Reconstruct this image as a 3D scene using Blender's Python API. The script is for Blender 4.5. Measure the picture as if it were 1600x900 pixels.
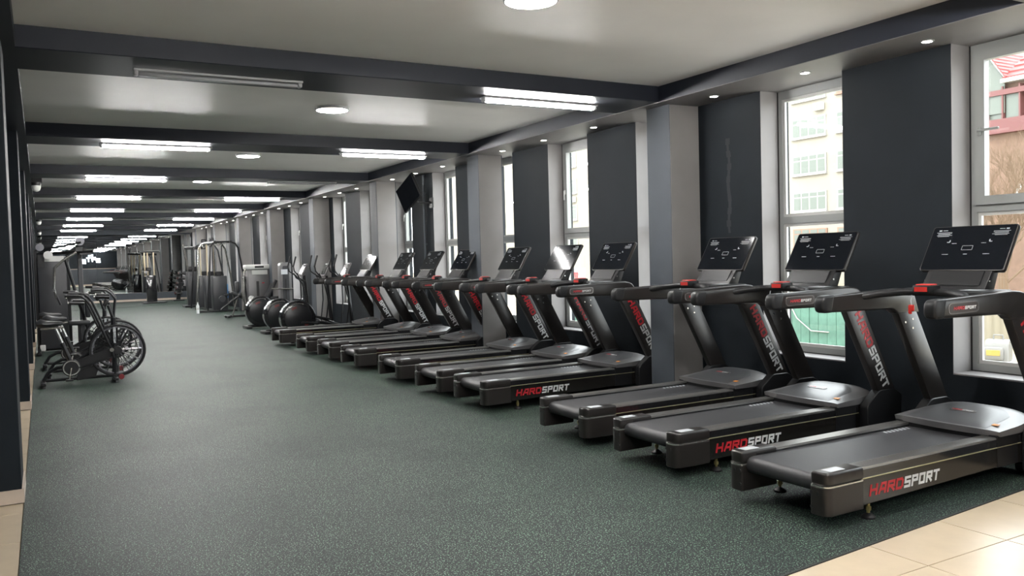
import bpy, bmesh, math, random
from mathutils import Matrix, Vector
random.seed(7)
S = bpy.context.scene
for o in list(bpy.data.objects): bpy.data.objects.remove(o)
COL = S.collection
PI = math.pi

# ------------------------------------------------------------------ camera
R = ((0.8709487935639023, 0.042021926206335214, -0.489573647889153),
     (-0.4906196390719647, 0.019189216111836438, -0.87116252429837),
     (-0.02721339277778573, 0.9989323959622707, 0.03732960689050189))
H = 1.70
cd = bpy.data.cameras.new('camera'); cam = bpy.data.objects.new('camera', cd); COL.objects.link(cam)
m4 = Matrix(R).to_4x4(); m4.translation = (0, 0, H); cam.matrix_world = m4
cd.sensor_width = 36.0; cd.lens = 1304.0 * 36.0 / 1600.0; cd.clip_start = 0.05; cd.clip_end = 500
S.camera = cam

# ------------------------------------------------------------------ world, sun, exposure
w = bpy.data.worlds.new('world'); S.world = w; w.use_nodes = True
bg = w.node_tree.nodes['Background']; bg.inputs[0].default_value = (0.93, 0.96, 1.0, 1); bg.inputs[1].default_value = 4.0
sd = bpy.data.lights.new('sun', 'SUN'); sd.energy = 0.8; sd.angle = math.radians(6); sd.color = (1.0, 0.93, 0.82)
sun = bpy.data.objects.new('sun', sd); COL.objects.link(sun); sun.rotation_euler = (math.radians(14), math.radians(-52), 0)
sun['label'] = 'hazy sun lighting the street outside'; sun['category'] = 'sun'
S.view_settings.view_transform = 'Standard'; S.view_settings.look = 'None'
S.view_settings.exposure = 1.2; S.view_settings.gamma = 1.0; S.view_settings.use_curve_mapping = False
TUBE_E = 140.0; DISC_E = 90.0; DOWN_E = 50.0

# ------------------------------------------------------------------ materials
def mat(name, col, rough=0.5, metal=0.0, noise=0.0, nscale=20.0, bump=0.0, bscale=80.0, emit=None, estr=0.0, spec=0.5, coat=0.0):
    m = bpy.data.materials.new(name); m.use_nodes = True
    nt = m.node_tree; b = nt.nodes['Principled BSDF']
    b.inputs['Base Color'].default_value = (*col, 1); b.inputs['Roughness'].default_value = rough
    b.inputs['Metallic'].default_value = metal; b.inputs['Specular IOR Level'].default_value = spec
    b.inputs['Coat Weight'].default_value = coat
    tc = nt.nodes.new('ShaderNodeTexCoord')
    if noise > 0:
        n = nt.nodes.new('ShaderNodeTexNoise'); n.inputs['Scale'].default_value = nscale; n.inputs['Detail'].default_value = 4
        r = nt.nodes.new('ShaderNodeValToRGB')
        r.color_ramp.elements[0].position = 0.3; r.color_ramp.elements[1].position = 0.7
        r.color_ramp.elements[0].color = (*[c * (1 - noise) for c in col], 1)
        r.color_ramp.elements[1].color = (*[min(1, c * (1 + noise)) for c in col], 1)
        nt.links.new(tc.outputs['Object'], n.inputs['Vector']); nt.links.new(n.outputs['Fac'], r.inputs['Fac'])
        nt.links.new(r.outputs['Color'], b.inputs['Base Color'])
    if bump > 0:
        n2 = nt.nodes.new('ShaderNodeTexNoise'); n2.inputs['Scale'].default_value = bscale
        bp = nt.nodes.new('ShaderNodeBump'); bp.inputs['Strength'].default_value = bump; bp.inputs['Distance'].default_value = 0.01
        nt.links.new(tc.outputs['Object'], n2.inputs['Vector']); nt.links.new(n2.outputs['Fac'], bp.inputs['Height'])
        nt.links.new(bp.outputs['Normal'], b.inputs['Normal'])
    if emit:
        b.inputs['Emission Color'].default_value = (*emit, 1); b.inputs['Emission Strength'].default_value = estr
    return m

def rubber():
    m = bpy.data.materials.new('speckled_rubber'); m.use_nodes = True; nt = m.node_tree; b = nt.nodes['Principled BSDF']
    tc = nt.nodes.new('ShaderNodeTexCoord')
    def speck(scale, lo, hi, seed):
        mp = nt.nodes.new('ShaderNodeMapping'); mp.inputs['Location'].default_value = (seed, seed * 2.3, 0)
        v = nt.nodes.new('ShaderNodeTexNoise'); v.inputs['Scale'].default_value = scale; v.inputs['Detail'].default_value = 2.5; v.inputs['Roughness'].default_value = 0.6
        r = nt.nodes.new('ShaderNodeValToRGB'); r.color_ramp.elements[0].position = lo; r.color_ramp.elements[1].position = hi
        nt.links.new(tc.outputs['Object'], mp.inputs['Vector']); nt.links.new(mp.outputs['Vector'], v.inputs['Vector']); nt.links.new(v.outputs['Fac'], r.inputs['Fac'])
        return r.outputs['Color']
    base = (0.0125, 0.0155, 0.0165, 1); g = (0.20, 0.36, 0.235, 1)
    m1 = nt.nodes.new('ShaderNodeMixRGB'); m1.inputs[1].default_value = base; m1.inputs[2].default_value = g
    nt.links.new(speck(95, 0.605, 0.625, 0), m1.inputs[0])
    m2 = nt.nodes.new('ShaderNodeMixRGB'); m2.inputs[2].default_value = (0.36, 0.46, 0.36, 1)
    nt.links.new(speck(120, 0.635, 0.655, 5), m2.inputs[0]); nt.links.new(m1.outputs[0], m2.inputs[1])
    # broad worn patches
    m3 = nt.nodes.new('ShaderNodeMixRGB'); m3.blend_type = 'MULTIPLY'; m3.inputs[2].default_value = (0.72, 0.74, 0.76, 1)
    nt.links.new(speck(0.9, 0.45, 0.65, 9), m3.inputs[0]); nt.links.new(m2.outputs[0], m3.inputs[1])
    nt.links.new(m3.outputs[0], b.inputs['Base Color'])
    b.inputs['Roughness'].default_value = 0.60; b.inputs['Specular IOR Level'].default_value = 0.17
    n2 = nt.nodes.new('ShaderNodeTexNoise'); n2.inputs['Scale'].default_value = 140
    bp = nt.nodes.new('ShaderNodeBump'); bp.inputs['Strength'].default_value = 0.25; bp.inputs['Distance'].default_value = 0.004
    nt.links.new(tc.outputs['Object'], n2.inputs['Vector']); nt.links.new(n2.outputs['Fac'], bp.inputs['Height']); nt.links.new(bp.outputs['Normal'], b.inputs['Normal'])
    return m

def glass():
    m = bpy.data.materials.new('window_glass'); m.use_nodes = True; nt = m.node_tree
    for n in list(nt.nodes):
        if n.type != 'OUTPUT_MATERIAL': nt.nodes.remove(n)
    out = [n for n in nt.nodes if n.type == 'OUTPUT_MATERIAL'][0]
    t = nt.nodes.new('ShaderNodeBsdfTransparent'); t.inputs[0].default_value = (0.93, 0.95, 0.94, 1)
    g = nt.nodes.new('ShaderNodeBsdfGlossy'); g.inputs['Roughness'].default_value = 0.02
    mx = nt.nodes.new('ShaderNodeMixShader'); mx.inputs[0].default_value = 0.06
    nt.links.new(t.outputs[0], mx.inputs[1]); nt.links.new(g.outputs[0], mx.inputs[2]); nt.links.new(mx.outputs[0], out.inputs[0])
    return m

M = dict(
    rubber=rubber(), glass=glass(),
    tile=mat('beige_tile', (0.47, 0.385, 0.275), 0.28, noise=0.06, nscale=5), grout=mat('grout', (0.30, 0.25, 0.19), 0.9),
    skirt=mat('skirting_tile', (0.52, 0.43, 0.35), 0.35, noise=0.05, nscale=8),
    ceiling=mat('ceiling_panel', (0.88, 0.85, 0.825), 0.5, spec=0.22, noise=0.03, nscale=1.5),
    navy=mat('navy_beam_paint', (0.015, 0.0175, 0.026), 0.45, spec=0.3, noise=0.06, nscale=3),
    wallnavy=mat('charcoal_wall_paint', (0.010, 0.0135, 0.0175), 0.7, spec=0.2, noise=0.10, nscale=2.5, bump=0.05, bscale=40),
    grey=mat('grey_wall_paint', (0.052, 0.060, 0.071), 0.6, spec=0.3, noise=0.06, nscale=3, bump=0.04, bscale=40),
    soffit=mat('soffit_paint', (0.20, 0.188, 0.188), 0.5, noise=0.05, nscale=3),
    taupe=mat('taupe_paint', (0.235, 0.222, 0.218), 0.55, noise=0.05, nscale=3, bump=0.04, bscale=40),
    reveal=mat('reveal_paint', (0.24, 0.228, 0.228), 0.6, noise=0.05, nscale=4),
    pvc=mat('grey_window_frame', (0.30, 0.31, 0.30), 0.4), pvcw=mat('white_plastic', (0.50, 0.50, 0.48), 0.35),
    gasket=mat('black_gasket', (0.01, 0.01, 0.01), 0.6),
    mirror=mat('mirror_glass', (0.62, 0.64, 0.64), 0.0, 1.0),
    blk=mat('black_plastic', (0.008, 0.008, 0.009), 0.45, spec=0.35), gloss=mat('gloss_black', (0.010, 0.010, 0.011), 0.12, coat=0.3),
    satin=mat('satin_brown_black', (0.019, 0.0165, 0.0155), 0.30, 0.2),
    panel=mat('gloss_side_panel', (0.011, 0.0098, 0.009), 0.14, 0.1),
    hood=mat('hood_grey', (0.12, 0.117, 0.118), 0.36, 0.25, noise=0.05, nscale=6),
    hoodpanel=mat('hood_inner_panel', (0.06, 0.06, 0.063), 0.36, 0.15),
    ridged=mat('ridged_foot_rail', (0.36, 0.35, 0.335), 0.28, 0.85),
    belt=mat('running_belt', (0.028, 0.028, 0.030), 0.46, noise=0.12, nscale=160, bump=0.15, bscale=300),
    roller=mat('rear_roller', (0.022, 0.026, 0.026), 0.45),
    gold=mat('gold_pinstripe', (0.50, 0.46, 0.28), 0.3, 0.6), silver=mat('silver', (0.55, 0.54, 0.52), 0.25, 0.9),
    chrome=mat('chrome', (0.75, 0.75, 0.74), 0.12, 1.0), brass=mat('brass_stem', (0.45, 0.36, 0.16), 0.3, 0.9),
    screen=mat('screen_glass', (0.006, 0.007, 0.009), 0.10, spec=0.05), prnt=mat('screen_print', (0.40, 0.42, 0.44), 0.5),
    red=mat('logo_red', (0.38, 0.010, 0.018), 0.4), white=mat('logo_white', (0.52, 0.52, 0.52), 0.4), redbtn=mat('red_button', (0.42, 0.02, 0.015), 0.35),
    orange=mat('orange_sticker', (0.75, 0.28, 0.05), 0.5), badge=mat('badge_recess', (0.06, 0.052, 0.05), 0.25, 0.3), badgerim=mat('badge_rim', (0.20, 0.19, 0.19), 0.25, 0.6),
    tube_off=mat('unlit_tube', (0.26, 0.26, 0.27), 0.3), housing=mat('lamp_housing', (0.40, 0.40, 0.40), 0.4),
    tube=mat('lit_tube', (0.9, 0.9, 0.9), 0.4, emit=(1.0, 0.985, 0.965), estr=TUBE_E), disc=mat('lit_disc', (0.9, 0.9, 0.9), 0.4, emit=(1, 0.98, 0.95), estr=DISC_E),
    down=mat('lit_downlight', (0.9, 0.9, 0.9), 0.4, emit=(1.0, 0.96, 0.86), estr=DOWN_E),
    frame=mat('machine_frame', (0.014, 0.0145, 0.016), 0.32, 0.3), steel=mat('steel_tube', (0.33, 0.32, 0.30), 0.25, 0.9), shroud=mat('dark_shroud', (0.026, 0.027, 0.030), 0.4),
    pad=mat('upholstery', (0.012, 0.013, 0.015), 0.5), plate=mat('weight_plate', (0.03, 0.03, 0.032), 0.45), tan=mat('tan_post', (0.50, 0.42, 0.30), 0.35, 0.4),
    greyplate=mat('grey_disc', (0.16, 0.16, 0.18), 0.5), blue=mat('blue_print', (0.05, 0.16, 0.34), 0.4),
    bottle=mat('clear_bottle', (0.75, 0.78, 0.78), 0.1), sign=mat('lit_sign', (0.9, 0.9, 0.9), 0.5, emit=(0.9, 0.96, 1.0), estr=3.0), signblue=mat('lit_sign_blue', (0.6, 0.7, 0.9), 0.5, emit=(0.6, 0.8, 1.0), estr=2.0),
    facade=mat('cream_facade', (0.25, 0.228, 0.185), 0.8, noise=0.05, nscale=0.6), facade2=mat('pink_brick', (0.155, 0.095, 0.066), 0.8, noise=0.12, nscale=3), wframe=mat('white_window_frame', (0.30, 0.295, 0.28), 0.6),
    wpane=mat('far_pane', (0.105, 0.12, 0.10), 0.35), brownframe=mat('brown_window', (0.22, 0.12, 0.08), 0.6), maroon=mat('maroon_band', (0.13, 0.045, 0.042), 0.6), rooftile=mat('red_roof', (0.22, 0.035, 0.032), 0.5, noise=0.1, nscale=4),
    ground=mat('sandy_ground', (0.26, 0.215, 0.145), 0.95, noise=0.15, nscale=1.2), fence=mat('green_fence', (0.075, 0.165, 0.125), 0.6, noise=0.2, nscale=4), creamfence=mat('cream_corrugated', (0.23, 0.20, 0.145), 0.6),
    bark=mat('bare_twigs', (0.13, 0.085, 0.052), 0.9), yellow=mat('yellow_cover', (0.30, 0.22, 0.05), 0.5), machine=mat('grey_machine', (0.16, 0.155, 0.145), 0.5), signred=mat('red_letters', (0.70, 0.02, 0.03), 0.5),
)

# ------------------------------------------------------------------ mesh helpers
class MB:
    def __init__(s): s.v = []; s.f = []
    def add(s, vs, fs):
        o = len(s.v); s.v += [tuple(p) for p in vs]; s.f += [tuple(i + o for i in f) for f in fs]; return s
    def box(s, c, d, rot=None):
        x, y, z = d[0] / 2, d[1] / 2, d[2] / 2
        vs = [Vector((a * x, b * y, e * z)) for a in (-1, 1) for b in (-1, 1) for e in (-1, 1)]
        if rot is not None: vs = [rot @ p for p in vs]
        vs = [p + Vector(c) for p in vs]
        return s.add(vs, [(0, 1, 3, 2), (4, 6, 7, 5), (0, 4, 5, 1), (2, 3, 7, 6), (0, 2, 6, 4), (1, 5, 7, 3)])
    def bx(s, x0, x1, y0, y1, z0, z1): return s.box(((x0 + x1) / 2, (y0 + y1) / 2, (z0 + z1) / 2), (abs(x1 - x0), abs(y1 - y0), abs(z1 - z0)))
    def rbox(s, c, d, r=0.01, seg=2, rot=None):
        bm = bmesh.new(); bmesh.ops.create_cube(bm, size=1.0)
        bmesh.ops.scale(bm, vec=d, verts=bm.verts)
        bmesh.ops.bevel(bm, geom=bm.edges[:], offset=min(r, 0.49 * min(d)), segments=seg, profile=0.5, affect='EDGES')
        return s.bm(bm, c, rot)
    def bm(s, bm, c=(0, 0, 0), rot=None):
        vs = []
        for i, p in enumerate(bm.verts):
            p.index = i; q = p.co.copy()
            if rot is not None: q = rot @ q
            vs.append(q + Vector(c))
        s.add(vs, [[q.index for q in f.verts] for f in bm.faces]); bm.free(); return s
    def prism(s, poly, axis, a, b, bevel=0.0, seg=2):
        """poly in the plane normal to axis: 'y' -> (x,z), 'x' -> (y,z), 'z' -> (x,y); extruded from a to b"""
        def P(p, t): return {'y': (p[0], t, p[1]), 'x': (t, p[0], p[1]), 'z': (p[0], p[1], t)}[axis]
        bm = bmesh.new(); n = len(poly)
        A = [bm.verts.new(P(p, a)) for p in poly]; B = [bm.verts.new(P(p, b)) for p in poly]
        fa = bm.faces.new(A); fb = bm.faces.new(B[::-1])
        for i in range(n): bm.faces.new((A[i], B[i], B[(i + 1) % n], A[(i + 1) % n]))
        bmesh.ops.recalc_face_normals(bm, faces=bm.faces[:])
        if bevel > 0:
            ed = list(set(list(fa.edges) + list(fb.edges)))
            bmesh.ops.bevel(bm, geom=ed, offset=bevel, segments=seg, profile=0.5, affect='EDGES', clamp_overlap=True)
        return s.bm(bm)
    def tube(s, pts, r, n=8, closed=False):
        pts = [Vector(p) for p in pts]; k = len(pts); rr = r if isinstance(r, (list, tuple)) else [r] * k
        rings = []; up = None
        for i in range(k):
            if closed: t = (pts[(i + 1) % k] - pts[i - 1]).normalized()
            elif i == 0: t = (pts[1] - pts[0]).normalized()
            elif i == k - 1: t = (pts[-1] - pts[-2]).normalized()
            else: t = ((pts[i + 1] - pts[i]).normalized() + (pts[i] - pts[i - 1]).normalized()).normalized()
            if up is None:
                up = Vector((0, 0, 1)) if abs(t.z) < 0.9 else Vector((1, 0, 0))
            a = up - t * up.dot(t)
            if a.length < 1e-4: a = t.orthogonal()
            a.normalize(); up = a; b = t.cross(a)
            rings.append([pts[i] + (a * math.cos(2 * PI * j / n) + b * math.sin(2 * PI * j / n)) * rr[i] for j in range(n)])
        vs = [p for q in rings for p in q]; fs = []
        m = k if closed else k - 1
        for i in range(m):
            i2 = (i + 1) % k
            for j in range(n): fs.append((i * n + j, i * n + (j + 1) % n, i2 * n + (j + 1) % n, i2 * n + j))
        if not closed: fs += [tuple(range(n))[::-1], tuple((k - 1) * n + j for j in range(n))]
        return s.add(vs, fs)
    def cyl(s, p0, p1, r, n=16): return s.tube([p0, p1], r, n)
    def lathe(s, prof, c=(0, 0, 0), axis='z', n=20, ring=False):
        vs = []; k = len(prof)
        for r, h in prof:
            for j in range(n):
                a = 2 * PI * j / n; x, y = r * math.cos(a), r * math.sin(a)
                p = {'z': (x, y, h), 'y': (x, h, y), 'x': (h, x, y)}[axis]
                vs.append((p[0] + c[0], p[1] + c[1], p[2] + c[2]))
        fs = [(i * n + j, i * n + (j + 1) % n, (i + 1) * n + (j + 1) % n, (i + 1) * n + j) for i in range(k - 1) for j in range(n)]
        if ring: fs += [((k - 1) * n + j, (k - 1) * n + (j + 1) % n, (j + 1) % n, j) for j in range(n)]
        else: fs += [tuple(range(n))[::-1], tuple((k - 1) * n + j for j in range(n))]
        return s.add(vs, fs)
    def xf(s, mtx): s.v = [tuple(mtx @ Vector(p)) for p in s.v]; return s
    def mesh(s, name, m, ang=40):
        me = bpy.data.meshes.new(name); me.from_pydata(s.v, [], s.f); me.update()
        bm = bmesh.new(); bm.from_mesh(me); bmesh.ops.recalc_face_normals(bm, faces=bm.faces[:]); bm.to_mesh(me); bm.free()
        for p in me.polygons: p.use_smooth = True
        me.set_sharp_from_angle(angle=math.radians(ang))
        me.materials.append(M[m] if isinstance(m, str) else m); return me
    def build(s, name, m, parent=None, ang=40):
        o = bpy.data.objects.new(name, s.mesh(name, m, ang)); COL.objects.link(o)
        if parent: o.parent = parent
        return o

def tag(o, label=None, cat=None, group=None, kind=None):
    if label: o['label'] = label
    if cat: o['category'] = cat
    if group: o['group'] = group
    if kind: o['kind'] = kind
    return o
def thing(name, label, cat, loc=(0, 0, 0), rz=0, group=None, kind=None):
    o = bpy.data.objects.new(name, None); COL.objects.link(o); o.location = loc; o.rotation_euler = (0, 0, rz); o.empty_display_size = 0.1
    return tag(o, label, cat, group, kind)
def inst(name, me, parent=None, loc=(0, 0, 0), rot=(0, 0, 0), sc=(1, 1, 1)):
    o = bpy.data.objects.new(name, me); COL.objects.link(o); o.location = loc; o.rotation_euler = rot; o.scale = sc
    if parent: o.parent = parent
    return o
def copy_tree(o, parent=None):
    c = o.copy(); COL.objects.link(c); c.parent = parent
    for ch in [x for x in o.children]: copy_tree(ch, c)
    return c
def struct(o, label, cat='structure'): return tag(o, label, cat, kind='structure')

# squared block letters from straight strokes: (x0,z0,x1,z1) in a unit cell
LET = {
 'H': [(0, 0, 0, 1), (1, 0, 1, 1), (0, .5, 1, .5)], 'A': [(0, 0, 0.35, 1), (0.35, 1, 1, 1), (1, 0, 1, 1), (0.15, .36, 1, .36)],
 'R': [(0, 0, 0, 1), (0, 1, 1, 1), (1, .5, 1, 1), (0, .5, 1, .5), (.45, .5, 1, 0)], 'D': [(0, 0, 0, 1), (0, 1, .8, 1), (.8, 1, 1, .8), (1, .2, 1, .8), (.8, 0, 1, .2), (0, 0, .8, 0)],
 'S': [(0, 0, 1, 0), (1, 0, 1, .5), (0, .5, 1, .5), (0, .5, 0, 1), (0, 1, 1, 1)], 'P': [(0, 0, 0, 1), (0, 1, 1, 1), (1, .5, 1, 1), (0, .5, 1, .5)],
 'O': [(0, 0, 0, 1), (1, 0, 1, 1), (0, 0, 1, 0), (0, 1, 1, 1)], 'T': [(.5, 0, .5, 1), (0, 1, 1, 1)],
}
def letters(text, h, cw, gap, t, shear=0.15, dep=0.002):
    """mesh builder: text along +x, up +z, facing -y, starting at x=0"""
    mb = MB(); x = 0
    for ch in text:
        for (a, b, c, d) in LET[ch]:
            p = Vector((x + t / 2 + a * (cw - t), 0, t / 2 + b * (h - t))); q = Vector((x + t / 2 + c * (cw - t), 0, t / 2 + d * (h - t)))
            dr = (q - p); L = dr.length; dr.normalize(); nrm = Vector((-dr.z, 0, dr.x)) * t / 2; p2 = p - dr * t / 2; q2 = q + dr * t / 2
            vs = []
            for yy in (-dep, 0.0):
                for k in (p2 + nrm, p2 - nrm, q2 - nrm, q2 + nrm): vs.append((k.x + shear * k.z, yy, k.z))
            mb.add(vs, [(0, 1, 2, 3), (7, 6, 5, 4), (0, 4, 5, 1), (1, 5, 6, 2), (2, 6, 7, 3), (3, 7, 4, 0)])
        x += cw + gap
    return mb, x

# ================================================================== ROOM
XW = 6.70; XI = 6.08; XC = 6.27; ZC = 3.556; ZS = 3.384; PITCH = 4.766; Y0 = 7.36; YN = -3.0; YB = 45.2; XLW = -0.62; XM = -0.184
beams = [Y0 + PITCH * k for k in range(-2, 8)]
# floor: tile slab under everything, tiles, rubber mat
fl = struct(MB().bx(XLW - .3, XW + .3, YN - .3, YB + .3, -0.25, -0.016).build('floor', 'grout'), 'floor slab under the beige tiles and the speckled rubber', 'floor')
TS = 0.72
tme = MB().rbox((0, 0, -0.012), (TS - 0.006, TS - 0.006, 0.012), 0.0015, 1).mesh('tile', 'tile')
nx = 0
for i in range(-1, 11):
    for j in range(-4, 6):
        x = -0.25 + TS * (i + .5) - 0.02; y = YN + TS * (j + 4.5)
        if x + TS / 2 > XW + .35 or y > 3.9: continue
        inst('tile', tme, fl, (x, y, 0))
tl = MB().rbox((0, 0, -0.012), (0.43, TS - 0.006, 0.012), 0.0015, 1).mesh('tile', 'tile')
for j in range(0, 30):
    inst('tile', tl, fl, (XLW + .215, 4.25 + TS * j, 0))
# rubber: slanted front edge as in the photo
mat_poly = [(XM, 3.0), (2.9, 3.05), (6.65, 3.33), (6.70, 3.34), (6.70, YB), (XM, YB)]
mo = MB().prism(mat_poly, 'z', -0.008, 0.0).build('rubber_floor', 'rubber'); struct(mo, 'dark grey rubber gym flooring with pale green specks', 'floor')
MB().prism([(XM, 2.985), (2.9, 3.035), (6.70, 3.325), (6.70, 3.34), (2.9, 3.05), (XM, 3.0)], 'z', -0.012, 0.0005).build('edge_strip', 'gasket', mo)
MB().prism([(-0.18, 37.6), (6.6, 40.5), (6.6, 40.62), (-0.18, 37.72)], 'z', 0.0, 0.004).build('seam_strip', 'gasket', mo)
# ceiling, beams, bulkheads
struct(MB().bx(XLW - .3, XW + .3, YN - .3, YB + .3, ZC, ZC + .25).build('ceiling', 'ceiling'), 'matte off-white ceiling panels between navy beams', 'ceiling')
for i, y in enumerate(beams):
    b = MB().rbox(((XI - 0.107) / 2, y + .395, (ZC + ZS) / 2 + 0.01), (XI + 0.107 + .04, .79, ZC - ZS + .02), 0.006, 1).build('trim_%d' % (i + 1), 'navy')
    struct(b, 'navy ceiling beam number %d counting from behind the camera' % (i + 1), 'beam')
o = MB().bx(XI, XW + .3, YN, YB, ZS, ZC + .01).build('trim_20', 'navy'); struct(o, 'navy bulkhead running along the window wall above the columns', 'bulkhead')
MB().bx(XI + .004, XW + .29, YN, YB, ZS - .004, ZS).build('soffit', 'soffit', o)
o = MB().bx(XLW - .3, -0.107, YN, YB, ZS, ZC + .01).build('trim_21', 'navy'); struct(o, 'navy bulkhead running along the left wall', 'bulkhead')
# walls
struct(MB().bx(XLW - .3, XLW, YN - .3, YB + .3, -.02, ZC).build('wall_left', 'grey'), 'grey left wall between dark columns', 'wall')
struct(MB().bx(XLW - .3, XW + .3, YB, YB + .3, -.02, ZC).build('wall_back', 'grey'), 'grey end wall behind the tall mirror', 'wall')
nw = MB().bx(XLW - .3, XW + .3, YN - .3, YN, -.02, ZC).build('wall_front', 'wallnavy'); struct(nw, 'charcoal entrance wall with grey lower panel', 'wall')
MB().bx(XLW, XW, YN, YN + .03, 0, 1.62).build('lower_panel', 'grey', nw); MB().bx(XLW, XW, YN, YN + .045, 1.62, 1.66).build('ledge', 'skirt', nw); MB().bx(XLW, XW, YN + .03, YN + .045, 0, .09).build('skirting', 'skirt', nw)
# mirror on the end wall
mr = thing('wall_mirror', 'wall-wide mirror on the far end wall reflecting the gym', 'mirror', (0, YB, 0))
for i in range(5):
    x0 = XLW + .02 + i * 1.46; MB().bx(x0, x0 + 1.452, -.012, -.002, 0.43, 3.30).build('mirror_panel', 'mirror', mr)
MB().bx(XLW, XW, -.02, 0, .415, .43).build('bottom_trim', 'silver', mr)
struct(MB().bx(XLW, XW, YB - .015, YB, 0, .10).build('baseboard_back', 'skirt'), 'beige tiled skirting under the mirror', 'baseboard')
# left columns
for k in range(0, 9):
    yc = 7.05 + 4.68 * k if k < 3 else 7.05 + 4.72 * k
    c = MB().rbox(((XLW + XM) / 2 - .006, yc + .32, ZC / 2 - .02), (XM - XLW - .012, .62, ZC), 0.008, 1).build('column', 'grey' if False else 'wallnavy')
    struct(c, 'charcoal column on the left wall, number %d from the front' % (k + 1), 'column')
    MB().bx(XLW, XM + .002, yc - .004, yc + .008, 0, .10).bx(XM - .012, XM + .002, yc, yc + .63, 0, .10).build('skirting', 'skirt', c)
# right columns
for k in range(-1, 8):
    yc = 7.41 + PITCH * k
    c = MB().rbox(((XC + XW) / 2 + .01, yc + .205, ZS / 2), (XW - XC + .02, .41, ZS), 0.006, 1).build('column', 'grey')
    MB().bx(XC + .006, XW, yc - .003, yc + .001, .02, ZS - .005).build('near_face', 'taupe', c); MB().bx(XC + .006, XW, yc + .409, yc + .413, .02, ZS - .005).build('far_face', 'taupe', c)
    struct(c, 'slate and taupe column on the window wall, number %d from the front' % (k + 2), 'column')
# window wall
WP = 2.13; WIN = [(3.28 + WP * k, 4.32 + WP * k) for k in range(-2, 20)]
wr = thing('wall_right', 'charcoal window wall with tall narrow openings', 'wall', kind='structure')
zs0 = 0.60; XG = 6.95
MB().bx(XW, XW + .42, YN - .3, YB + .3, -.3, zs0).build('low_wall', 'wallnavy', wr)
prev = YN - .3
for (a, b) in WIN + [(YB + .3, 0)]:
    if a > prev: MB().bx(XW, XW + .42, prev, a, zs0, ZC).build('wall_panel', 'wallnavy', wr)
    prev = b
for k, (a, b) in enumerate(WIN):
    n = k + 1
    wo = thing('window_%d' % n, None, None, (XG, a, zs0)); W = b - a; HH = ZS - zs0
    near = k - 2   # 0 = first in view
    lab = ('tall grey-framed window, number %d from the camera along the right wall' % (near + 1)) if near >= 0 else ('tall grey-framed window beside or behind the camera, out of view, number %d' % n)
    struct(wo, lab, 'window')
    # reveals (lighter paint) and inner sill
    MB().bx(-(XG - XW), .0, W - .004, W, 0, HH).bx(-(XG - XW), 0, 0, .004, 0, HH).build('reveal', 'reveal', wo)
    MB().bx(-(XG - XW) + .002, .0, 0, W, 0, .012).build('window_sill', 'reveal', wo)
    MB().bx(-.004, .002, .004, .016, .012, HH).bx(-.004, .002, W - .016, W - .004, .012, HH).bx(-.004, .002, .004, W - .004, .012, .02).build('gasket', 'gasket', wo)
    # outer frame
    fr = MB(); t = .065
    fr.bx(0, .07, .012, t, .015, HH).bx(0, .07, W - t, W - .012, .015, HH).bx(0, .07, t, W - t, .015, .08).bx(0, .07, t, W - t, HH - .09, HH)
    zt = 1.37; fr.bx(0, .07, t, W - t, zt, zt + .075); fr.build('frame', 'pvc', wo)
    opening = (near % 3 == 0)
    if opening:
        sa = MB(); x0, x1 = -.018, .05; q = .075
        sa.bx(x0, x1, t - .01, t + q, zt + .06, HH - .07).bx(x0, x1, W - t - q, W - t + .01, zt + .06, HH - .07).bx(x0, x1, t + q, W - t - q, zt + .06, zt + .06 + q).bx(x0, x1, t + q, W - t - q, HH - .07 - q, HH - .07)
        so = sa.build('sash', 'pvc', wo)
        MB().bx(x0 - .001, x0 + .004, t - .014, t - .010, zt + .06, HH - .07).bx(x0 - .001, x0 + .004, t - .01, W - t, zt + .056, zt + .060).build('seam', 'gasket', so)
    else:
        bd = MB(); q = .03
        for (z0, z1) in ((zt + .075, HH - .09),):
            bd.bx(.012, .04, t, t + q, z0, z1).bx(.012, .04, W - t - q, W - t, z0, z1).bx(.012, .04, t + q, W - t - q, z0, z0 + q).bx(.012, .04, t + q, W - t - q, z1 - q, z1)
        bd.build('glazing_bead', 'pvcw', wo)
    hz = 1.37 + .68
    hd = MB().rbox((-.028, W - t - .035, hz), (.02, .03, .07), .005, 1)
    if near == 0: hd.rbox((-.045, W - t - .12, hz + .004), (.016, .19, .022), .005, 1)
    else: hd.rbox((-.045, W - t - .035, hz - .05), (.016, .022, .14), .005, 1)
    if near in (0, 3, 6) or near > 7: hd.build('handle', 'pvc' if near == 0 else 'pvcw', wo)
    bl = MB(); z0, z1 = .08, zt; q = .03
    bl.bx(.012, .04, t, t + q, z0, z1).bx(.012, .04, W - t - q, W - t, z0, z1).bx(.012, .04, t + q, W - t - q, z0, z0 + q).bx(.012, .04, t + q, W - t - q, z1 - q, z1)
    bl.build('lower_bead', 'pvcw', wo)
    MB().bx(.024, .030, t, W - t, zt + .075, HH - .09).build('pane', 'glass', wo); MB().bx(.024, .030, t, W - t, .08, zt).build('pane', 'glass', wo)
# plaster scar on the wall panel between the first column and window
sc = MB(); pts = []
for i in range(15):
    z = 1.9 + i * .07; wdt = .018 + .016 * math.sin(i * 1.7) ** 2
    sc.add([(XW - .0015, 6.93 - wdt + .012 * math.sin(i), z), (XW - .0015, 6.93 + wdt + .012 * math.sin(i), z), (XW - .0015, 6.93 + wdt + .012 * math.sin(i + 1), z + .07), (XW - .0015, 6.93 - wdt + .012 * math.sin(i + 1), z + .07)], [(0, 1, 2, 3)])
sc.build('plaster_scar', mat('plaster_scar', (0.017, 0.021, 0.025), 0.8), wr)

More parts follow.
